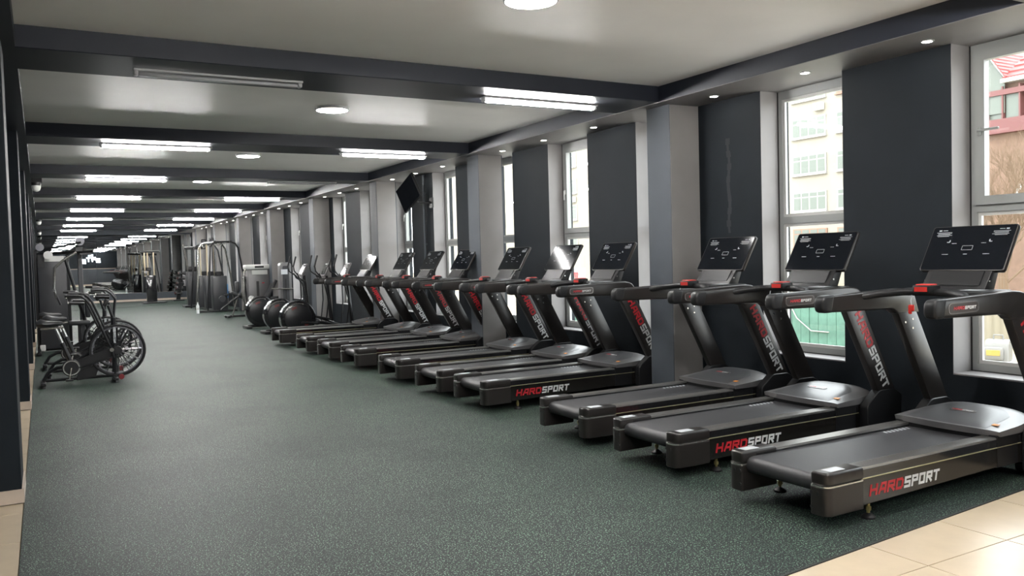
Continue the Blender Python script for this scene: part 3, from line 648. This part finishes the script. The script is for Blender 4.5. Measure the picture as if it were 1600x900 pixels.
# lat machine by the left wall
T = thing('lat_pulldown_machine', 'tall dark pulldown machine with pivoting arms behind the air bikes', 'gym machine', (0, 19.3, 0))
tower(T, -.08, .44, .28, .62, 1.98); MB().bx(.0, .40, .272, .279, 1.86, 1.97).build('header_plate', 'pvcw', T); MB().bx(-.07, .05, .27, .279, 1.74, 2.0).build('dark_plate', 'blk', T)
for x in (-.11, .47): MB().rbox((x, .45, 1.05), (.06, .08, 2.1), .008, 1).build('post', 'frame', T)
MB().rbox((-.11, -.05, .05), (.07, 1.1, .07), .01, 1).rbox((.70, -.05, .05), (.07, 1.1, .07), .01, 1).rbox((.30, .48, .05), (.85, .07, .07), .01, 1).build('base_frame', 'frame', T)
MB().rbox((.70, .45, 1.05), (.09, .10, 2.0), .01, 1).build('main_column', 'shroud', T)
MB().tube([(-.1, .45, 2.10), (.35, .1, 2.16), (.72, .0, 2.24)], .022, 8).tube([(-.08, .45, 2.02), (.95, .2, 2.06)], .035, 8).build('top_beam', 'frame', T)
for (x, z, r) in ((-.02, 2.15, .075), (.70, 2.26, .085)): MB().lathe([(r, -.02), (r, .02)], (x, .05, z), 'y', 24).build('pulley_disc', 'greyplate', T)
MB().lathe([(.085, -.015), (.085, .015)], (.12, .2, 1.99), 'y', 24).build('white_disc', 'pvcw', T)
MB().rbox((.68, .1, 2.10), (.14, .12, .10), .01, 1).rbox((.80, .1, 2.0), (.22, .10, .05), .01, 1).build('pivot_block', 'frame', T)
for s in (0, 1):
    a = MB().tube([(.62, -.1 + s * .5, 2.03), (.36, -.15 + s * .6, 1.86), (.22, -.18 + s * .6, 1.72), (.19, -.2 + s * .6, 1.30), (.24, -.2 + s * .6, 1.10)], .026, 8).build('press_arm', 'steel' if s == 0 else 'frame', T)
    MB().tube([(.20, -.2 + s * .6, 1.26), (.30, -.22 + s * .6, .98)], .02, 8).build('arm_grip', 'blk', a); MB().lathe([(.03, -.02), (.03, .02)], (.19, -.21 + s * .6, 1.28), 'y', 12).build('arm_joint', 'chrome', a)
MB().tube([(.42, -.1, 1.9), (.62, -.1, 1.05), (.86, -.1, .12)], .032, 8).build('slant_post', 'frame', T)
MB().rbox((.62, -.15, .60), (.40, .34, .09), .03, 2).build('seat_pad', 'pad', T); MB().rbox((.78, -.15, .95), (.09, .30, .50), .03, 2).build('back_pad', 'pad', T)
MB().rbox((.62, -.15, .33), (.07, .07, .5), .01, 1).build('seat_stem', 'frame', T); MB().rbox((-.05, .2, .10), (.10, .05, .12), .01, 1).build('foot_label', 'pvcw', T)

# cable column near the mirror
T = thing('cable_column', 'dark cable column with tan guide rods standing before the mirror', 'gym machine', (4.40, 42.0, 0))
MB().rbox((.1, 0, .03), (1.0, .8, .05), .01, 1).build('base_plate', 'frame', T); tower(T, -.22, .22, -.12, .12, 1.30, 'gloss'); MB().rbox((0, 0, .2), (.14, .14, .36), .02, 1).build('pedestal', 'frame', T)
for x in (-.26, -.13, .13): MB().cyl((x, -.02, 1.25), (x, -.02, 2.38), .03, 10).build('guide_rod', 'tan', T)
MB().rbox((-.02, 0, 2.40), (.85, .12, .10), .03, 2).build('top_beam', 'frame', T); MB().cyl((-.40, 0, .5), (-.40, 0, 2.35), .02, 8).build('side_post', 'steel', T)
MB().lathe([(.07, -.02), (.07, .02)], (-.22, -.14, 1.45), 'y', 16).build('pulley', 'chrome', T); MB().rbox((-.1, -.1, 1.58), (.22, .12, .16), .03, 1).build('carriage', 'blk', T)
# dumbbell tower on the window side
T = thing('dumbbell_tower', 'slim upright dumbbell stand with red-marked weights near the mirror', 'dumbbell rack', (5.75, 43.6, 0))
MB().rbox((0, 0, .03), (.5, .6, .05), .01, 1).build('base_plate', 'frame', T); MB().prism([(-.10, .05), (.10, .05), (.22, 1.5), (.12, 1.5)], 'y', -.03, .03).build('spine', 'frame', T)
T_ = T
for i in range(5):
    for s in (-1, 1):
        d = thing('dumbbell', '%s round dumbbell from the floor on the %s of the slim upright stand' % (ordn[i], 'near side' if s < 0 else 'far side'), 'dumbbell', (5.75 + .02 + i * .05, 43.6 + s * .16, .38 + i * .24), 0, 'dumbbells on the upright stand')
        MB().cyl((-.1, 0, 0), (.1, 0, 0), .016, 8).build('handle', 'chrome', d)
        for q in (-.12, .12): hd = MB().lathe([(.085, -.035), (.09, -.025), (.09, .025), (.085, .035)], (q, 0, 0), 'x', 14).build('weight_head', 'plate', d)
        MB().lathe([(.03, -.002), (.03, .002)], (-.157, 0, 0), 'x', 10).build('red_mark', 'red', d)
        MB().bx(-.06, .06, -.02 if s > 0 else -.14, .14 if s > 0 else .02, -.03, -.017).build('peg', 'frame', T_).location = (.02 + i * .05, s * .16, .38 + i * .24)

# multi-station with two steel arches
T = thing('multi_station', 'multi-station cable machine with steel arches near the far windows', 'gym machine', (5.25, 31.2, 0))
def arch(y, x0, x1, h, m):
    MB().tube([(x0 - .12, y, .03), (x0 - .02, y, 1.2), (x0 + .05, y, h - .18), (x0 + .16, y, h - .04), (x0 + .3, y, h), (x1 - .3, y, h), (x1 - .14, y, h - .06), (x1 - .04, y, h - .22), (x1 + .12, y, 1.3), (x1 + .24, y, .03)], .032, 8).build('arch', m, T)
arch(0, -.05, 1.0, 2.52, 'frame'); arch(1.9, -.15, .9, 2.52, 'steel'); arch(3.4, -.1, .9, 2.5, 'frame')
MB().rbox((.15, 1.7, 2.52), (.09, 3.6, .08), .01, 1).rbox((.7, 1.7, 2.52), (.09, 3.6, .08), .01, 1).build('top_beam', 'frame', T)
for y in (.15, 1.75, 3.2):
    tower(T, .06, .56, y - .05, y + .40, 1.30, 'shroud', 'weight_shroud')
    for x in (.18, .44):
        MB().cyl((x, y + .15, 1.3), (x, y + .15, 2.5), .022, 8).build('guide_rod', 'chrome' if y < 1 else 'tan', T)
    MB().rbox((.31, y + .15, 1.38), (.20, .14, .16), .02, 1).build('selector_head', 'blk', T)
    MB().lathe([(.06, -.02), (.06, .02)], (.31, y + .05, 2.42), 'y', 16).build('pulley', 'chrome', T)
MB().bx(.54, .562, -.0, .40, .5, 1.0).build('blue_print', 'blue', T); MB().rbox((.20, .0, .05), (1.3, .07, .06), .01, 1).rbox((.15, 1.7, .05), (.09, 3.5, .06), .01, 1).build('base_frame', 'frame', T)
MB().rbox((.45, -.12, .62), (.16, .10, .10), .03, 2).build('roller_pad', 'pad', T)
for y in (.9, 2.6): MB().rbox((.2, y, 2.62), (.18, .12, .16), .03, 1).build('pull_handle', 'blk', T)
# second cable frame further back
T = thing('cable_crossover', 'dark cable crossover post between multi-station and mirror', 'gym machine', (5.30, 36.4, 0))
tower(T, -.12, .32, -.05, .35, 1.45); MB().cyl((-.05, .1, 1.4), (-.22, .1, 2.6), .05, 8).cyl((.2, .1, 1.4), (.2, .1, 2.45), .03, 8).build('mast', 'steel', T); MB().rbox((.25, .1, 2.42), (.9, .12, .12), .02, 1).build('top_arm', 'frame', T)
MB().rbox((.1, .1, 1.55), (.35, .25, .22), .05, 2).build('carriage', 'blk', T); MB().rbox((.1, 0, .04), (.8, .9, .07), .01, 1).build('base_frame', 'frame', T)

# incline bench machine in front of the arches
T = thing('leg_press_bench', 'black padded seat machine with slanted backrests before the arches', 'gym machine', (5.20, 27.6, 0))
MB().rbox((.5, 0, .05), (1.4, .10, .07), .01, 1).rbox((-.12, 0, .05), (.08, .7, .07), .01, 1).build('base_frame', 'frame', T)
MB().rbox((.72, 0, .90), (.11, .42, .95), .035, 2, Matrix.Rotation(-.62, 3, 'Y')).build('back_pad', 'pad', T); MB().rbox((.22, 0, .98), (.10, .34, .34), .03, 2).build('upper_pad', 'pad', T)
MB().rbox((.20, 0, .72), (.42, .36, .09), .03, 2, Matrix.Rotation(.5, 3, 'Y')).build('seat_pad', 'pad', T)
MB().tube([(.0, -.2, .06), (.22, -.2, .78)], .024, 8).tube([(.5, -.2, .06), (.30, -.2, .80)], .024, 8).build('support', 'steel', T); MB().tube([(-.35, -.25, .28), (-.05, -.25, .52), (.25, -.25, .72)], .035, 8).build('lever_arm', 'frame', T)
MB().lathe([(.10, -.05), (.11, -.03), (.11, .03), (.10, .05)], (-.28, -.2, .62), 'y', 20).build('roller_pad', 'pad', T)
# white-topped selector machine
T = thing('white_top_press_machine', 'grey weight machine with white shroud top behind the ellipticals', 'gym machine', (5.62, 27.0, 0))
tower(T, .0, .66, -.12, .16, 1.56, 'hood')
MB().rbox((.33, 0, 1.60), (.84, .40, .15), .04, 2).rbox((.70, .02, .95), (.07, .24, 1.3), .02, 1).build('white_cowl', 'pvcw', T); MB().bx(.12, .60, -.135, -.119, 1.36, 1.50).build('header_plate', 'pvcw', T)
MB().bx(.20, .48, -.203, -.198, 1.57, 1.63).build('cowl_slot', 'blk', T); MB().bx(.25, .33, -.126, -.12, .45, 1.15).build('stack_slot', 'gasket', T); MB().bx(.42, .50, -.124, -.12, 1.08, 1.11).build('red_print', 'red', T)
MB().tube([(.0, -.1, 1.58), (-.12, -.1, 1.45), (-.14, -.1, .2)], .025, 8).build('side_tube', 'steel', T); MB().rbox((.58, -.45, .85), (.10, .36, .75), .03, 2, Matrix.Rotation(.5, 3, 'Y')).build('back_pad', 'pad', T)
MB().rbox((.75, -.4, .62), (.40, .36, .10), .03, 2).build('seat_pad', 'pad', T); MB().rbox((.5, -.3, .05), (1.1, .8, .07), .01, 1).build('base_frame', 'frame', T); MB().rbox((.72, -.4, .33), (.08, .08, .5), .01, 1).build('seat_stem', 'frame', T)
MB().lathe([(.09, -.05), (.09, .05)], (.02, -.4, .62), 'y', 16).build('roller_pad', 'pvcw', T)
# slim tower
T = thing('slim_weight_tower', 'slim grey weight tower with rounded top behind the ellipticals', 'gym machine', (6.05, 23.9, 0))
MB().prism(round_poly([(-.16, .05), (.16, .05), (.16, 1.72), (-.16, 1.72)], [0, 0, .12, .12], 5), 'y', -.02, .30, .02, 2).build('shroud', 'hood', T)
MB().prism(round_poly([(-.10, .10), (.08, .10), (.08, 1.62), (-.10, 1.62)], .05, 3), 'y', -.03, -.018).build('front_panel', 'shroud', T); MB().bx(-.14, .04, -.038, -.029, 1.38, 1.52).build('label_plate', 'prnt', T)
MB().bx(-.04, .0, -.036, -.03, .3, 1.25).build('stack_slot', 'gasket', T); MB().tube([(-.45, -.06, .98), (.18, -.06, .96)], .018, 8).build('handle_bar', 'steel', T); MB().rbox((0, .1, .03), (.5, .6, .05), .01, 1).build('base_plate', 'frame', T)
# bottle
T = thing('water_bottle', 'clear plastic water bottle standing on the rubber floor', 'bottle', (4.72, 31.0, 0)); MB().lathe([(.05, 0), (.055, .02), (.055, .13), (.05, .16), (.055, .20), (.055, .27), (.02, .34), (.018, .37)], n=16).build('body', 'bottle', T); MB().lathe([(.02, .37), (.02, .40), (.002, .402)], n=12).build('cap', 'pvcw', T); MB().lathe([(.0565, .13), (.0565, .20)], n=16).build('label_band', 'pvcw', T)
# TV on bracket
T = thing('wall_tv', 'black television on a bracket tilted down beside a window', 'television', (6.60, 15.15, 0))
rt = Matrix.Rotation(-.35, 3, 'X') @ Matrix.Rotation(-.25, 3, 'Y')
t1 = MB().rbox((0, 0, 0), (.05, .86, .50), .01, 1); t1.v = [tuple(rt @ Vector(p) + Vector((-.28, .12, 3.0))) for p in t1.v]; to = t1.build('casing', 'blk', T)
t2 = MB().bx(-.028, -.0255, -.41, .41, -.235, .235); t2.v = [tuple(rt @ Vector(p) + Vector((-.28, .12, 3.0))) for p in t2.v]; t2.build('screen', 'screen', to)
MB().tube([(-.25, .1, 2.95), (-.18, -.1, 2.80), (.09, -.12, 2.80)], .022, 8).build('bracket_arm', 'blk', T); MB().bx(.08, .10, -.2, -.04, 2.7, 2.9).build('wall_plate', 'blk', T)
T = thing('wall_pipe', 'thin grey vertical pipe on the wall beside the television', 'pipe', (6.66, 14.98 + .35, 0)); MB().cyl((0, 0, .02), (0, 0, ZS - .01), .022, 10).build('pipe', 'grey', T)
for z in (.8, 2.0, 3.0): MB().rbox((.018, 0, z), (.045, .06, .03), .004, 1).build('pipe_clip', 'grey', T)

# ================================================================== OUTSIDE
struct(MB().bx(XW + .43, 140, -60, 160, -1.3, -1.0).build('ground', 'ground'), 'sandy ground of the yard outside the windows', 'ground')
struct(MB().bx(XW + .43, 13.0, -60, 160, -1.0, -.96).build('pavement', mat('pale_pavement', (0.62, 0.59, 0.54), 0.9, noise=0.06, nscale=1)), 'pale concrete pavement along the building', 'pavement')  # unseen bright strip, added to bounce daylight up to soffit and ceiling
AB = thing('apartment_building', 'cream apartment block with rows of white windows across the yard', 'building', (52, 0, -1))
MB().bx(0, 14, 34, 70.5, 0, 19.5).build('facade_block', 'facade', AB); MB().bx(1.5, 14, 70.5, 72, 0, 19.5).build('recess', 'facade', AB); MB().bx(-1.5, 14, 72, 120, 0, 19.5).build('facade_wing', 'facade', AB)
def far_window(y0, wid, z0, h, n, xf=0.0, fm='wframe', pm='wpane'):
    o = MB().bx(-.10, .02, 0, wid, 0, h); fo = o.build('far_window', fm, AB); fo.location = (xf, y0, z0)
    pw = (wid - .12 * (n + 1)) / n
    for i in range(n):
        y = .12 + i * (pw + .12)
        MB().bx(-.115, -.09, y, y + pw, .12, h * .70).build('far_pane', pm, fo); MB().bx(-.115, -.09, y, y + pw, h * .76, h - .08).build('far_pane', pm, fo)
    MB().bx(-.22, 0, -.05, wid + .05, -.10, 0).build('far_sill', fm, fo)
for r in range(6):
    z = 2.75 + 2.85 * r; brown = r == 0
    for y0, wd, n in ((36.0, 1.6, 2), (40.9, 1.6, 2), (43.45, 3.25, 4), (50.0, 1.6, 2), (54.5, 1.6, 2), (59.0, 3.2, 4), (65, 1.6, 2)):
        far_window(y0, wd, z, 1.5, n, 0, 'brownframe' if brown or (y0 == 40.9 and r in (0, 4)) else 'wframe')
    for y0 in (75.0, 80.0, 85.5, 91.0, 97.0): far_window(y0, 2.1, z + .9, 1.6, 2, -1.5)
for (y, z) in ((44.0, 12.45), (75.6, 7.68)):
    a = thing('air_conditioner', 'white air conditioner unit on the cream apartment facade, ' + ('upper one' if z > 10 else 'lower one'), 'air conditioner', (51.98 - (0 if y < 70 else 1.5), y, z))
    MB().rbox((-.19, 0, 0), (.34, .85, .58), .03, 1).build('casing', 'pvcw', a); MB().lathe([(.22, -.01), (.22, .01)], (-.36, .1, 0), 'x', 20).build('fan_grille', 'machine', a)
# brick house with red roof
HB = thing('brick_house', 'brick house with red tiled gable roof and glazed balcony', 'house', (45, 26.2, -1))
MB().bx(0, 8, -14, 2.6, 0, 11.4).build('walls', 'facade2', HB)
MB().add([(-.3, 2.6, 9.6), (-.3, -.36, 11.3), (-.3, .51, 12.75), (-.3, -.36, 9.6)], [(0, 2, 1, 3)]).add([(8, 2.6, 9.6), (8, -.36, 11.3), (8, .51, 12.75), (8, -.36, 9.6)], [(0, 3, 1, 2)]).build('gable_wall', 'wpane', HB)
def slab(p0, p1, th, x0, x1, nm, m):
    (y0, z0), (y1, z1) = p0, p1
    MB().add([(x0, y0, z0), (x1, y0, z0), (x1, y1, z1), (x0, y1, z1), (x0, y0, z0 + th), (x1, y0, z0 + th), (x1, y1, z1 + th), (x0, y1, z1 + th)], [(0, 1, 2, 3), (4, 7, 6, 5), (0, 4, 5, 1), (1, 5, 6, 2), (2, 6, 7, 3), (3, 7, 4, 0)]).build(nm, m, HB)
slab((2.75, 9.3), (.51, 12.85), .16, -.55, 8, 'barge_board', 'pvcw'); slab((-.55, 11.25), (.51, 12.85), .16, -.55, 8, 'barge_board', 'pvcw')
for i in range(8):
    for (ya, za, yb, zb) in ((2.9, 9.25, .51, 13.05), (-.62, 11.3, .51, 13.05)):
        t0, t1 = i / 8, (i + 1) / 8
        slab((ya + (yb - ya) * t0, za + (zb - za) * t0 + .06), (ya + (yb - ya) * t1, za + (zb - za) * t1), .10, -.7, 8.2, 'roof_course', 'rooftile')
for i in range(10):   # main roof rising away behind the gable
    x0, x1 = -.6 + i * .55, -.6 + (i + 1) * .55; z0 = 11.35 + i * .36
    MB().add([(x0, -.4, z0 + .08), (x0, -14, z0 + .08), (x1, -14, z0 + .36), (x1, -.4, z0 + .36), (x0, -.4, z0), (x0, -14, z0), (x1, -14, z0 + .28), (x1, -.4, z0 + .28)], [(0, 1, 2, 3), (4, 7, 6, 5), (0, 4, 5, 1), (1, 5, 6, 2), (2, 6, 7, 3), (3, 7, 4, 0)]).build('roof_course', 'rooftile', HB)
MB().bx(-.6, 0, -14, -.3, 11.15, 11.35).build('eave', 'pvcw', HB)
for z, h in ((8.55, .75), (10.55, .28)): MB().bx(-.42, 0, -14, 2.6, z, z + h).build('balcony_band', 'maroon', HB)
for y in (-6.5, -4.2, -2.4, -1.2, -.3, .5, 1.3, 2.2): MB().bx(-.38, 0, y, y + .08, 8.6, 11.0).build('balcony_post', 'maroon', HB)
for y in (-6.4, -4.1, -2.3, -1.1, -.2, .6, 1.4): MB().bx(-.20, -.12, y, y + .74, 9.3, 10.55).build('balcony_pane', 'wpane', HB)
for y in (-5.0, -2.0): MB().bx(-.1, 0, y, y + 1.2, 4.2, 5.8).build('house_window', 'wframe', HB)
# green fence, boards one by one
GF = thing('green_fence', 'weathered green board fence beyond the second window', 'fence', (18.6, 0, -1))
gb = MB().bx(-.02, .02, 0, .285, .0, 1.28).mesh('board', 'fence')
for i in range(66): inst('board', gb, GF, (random.uniform(-.012, .012), 12.6 + i * .30, random.uniform(-.03, .03)))
for z in (.25, 1.0): MB().bx(.02, .07, 12.6, 32.4, z, z + .08).build('fence_rail', 'fence', GF)
MB().tube([(-.06, 16.9, 1.22), (-.06, 16.6, .75), (-.06, 16.1, .42), (-.06, 15.5, .42)], .018, 6).build('hanging_cable', 'wframe', GF)
CF = thing('cream_fence', 'cream corrugated metal fence beyond the nearest window', 'fence', (21.5, 0, -1))
for i in range(60):
    y = 4 + i * .22
    MB().add([(0, y, 0), (-.04, y + .05, 0), (-.04, y + .13, 0), (0, y + .18, 0), (0, y + .22, 0), (0, y, 1.15), (-.04, y + .05, 1.15), (-.04, y + .13, 1.15), (0, y + .18, 1.15), (0, y + .22, 1.15)], [(j, j + 1, j + 6, j + 5) for j in range(4)]).build('corrugation', 'creamfence', CF)
MB().bx(-.08, .03, 4, 17.3, 1.15, 1.25).build('top_rail', 'pvcw', CF)
for y in (6, 8.6, 11.2, 13.8): MB().bx(-.09, -.04, y, y + .09, 0, 1.15).build('fence_post', 'machine', CF)
# small grey and yellow machine
G = thing('portable_machine', 'small grey machine with yellow front and carrying handle in the yard', 'machine', (18.9, 11.1, -1), .35)
MB().prism([(-.22, .03), (.24, .03), (.24, .42), (.10, .52), (-.14, .52), (-.22, .40)], 'y', -.24, .24, .02, 1).build('body', 'machine', G); MB().rbox((-.26, .05, .22), (.10, .40, .30), .05, 2).build('front_cover', 'machine', G); MB().rbox((-.312, .05, .24), (.012, .28, .13), .005, 1).build('yellow_plate', 'yellow', G)
MB().tube([(0, -.10, .50), (0, -.09, .62), (0, .09, .62), (0, .10, .50)], .02, 6).build('handle', 'machine', G); MB().bx(-.30, .30, -.28, .28, 0, .03).build('base_plate', 'pvcw', G)
# red lettered sign across the yard
SG = thing('street_sign', 'white board with red lower-case letters seen through the fourth window', 'sign', (26.0, 38.9, .35))
fc_ = bpy.data.curves.new('txt', 'FONT'); fc_.body = 'acm'; fc_.size = .62; fc_.shear = .3; fc_.extrude = .01; fc_.offset = .012
tmp = bpy.data.objects.new('tmp', fc_); COL.objects.link(tmp); bpy.context.view_layer.update()
me = bpy.data.meshes.new_from_object(tmp.evaluated_get(bpy.context.evaluated_depsgraph_get())); bpy.data.objects.remove(tmp)
me.materials.clear(); me.materials.append(M['signred'])
lo = inst('sign_lettering', me, SG, (-.06, .78, .10), (PI / 2, 0, -PI / 2)); MB().bx(-.04, .02, -.9, 1.5, -.1, .62).build('board', 'wframe', SG)
for y in (-.7, 1.3): MB().bx(0, .06, y, y + .08, -1.35, 0).build('post', 'machine', SG)
# bare trees before the brick house
def tree(loc, h, seed, lab):
    rnd = random.Random(seed); T = thing('bare_tree', lab, 'tree', loc, 0, 'bare trees in the yard')
    tr = MB().tube([(0, 0, 0), (.05, .03, h * .25), (0, .1, h * .5)], [.10, .08, .05], 6)
    tw = MB()
    def br(p, d, L, r, n):
        q = p + d * L; mid = (p + q) / 2 + Vector((rnd.uniform(-1, 1), rnd.uniform(-1, 1), rnd.uniform(-.3, .3))) * L * .12
        tw.tube([p, mid, q], [r, r * .8, r * .55], 4)
        if n == 0: return
        for _ in range(3 if n > 1 else 4):
            e = (d + Vector((rnd.uniform(-1, 1), rnd.uniform(-1, 1), rnd.uniform(-.2, .9))) * .75).normalized(); br(p + (q - p) * rnd.uniform(.4, 1), e, L * rnd.uniform(.55, .8), r * .6, n - 1)
    for i in range(9): br(Vector((0, .05, h * rnd.uniform(.22, .5))), Vector((rnd.uniform(-1, 1), rnd.uniform(-1, 1), rnd.uniform(.5, 1.3))).normalized(), h * .28, .035, 4)
    tr.build('trunk', 'bark', T); tag(tw.build('twigs', 'bark', T), kind='stuff')
tree((33, 19.2, -1), 7.5, 3, 'bare brown tree before the brick house, middle of three')
tree((40, 23.4, -1), 7.5, 5, 'bare brown tree before the brick house, closest to its wall')
tree((26, 15.0, -1), 5.0, 8, 'low bare brown tree behind the cream fence')
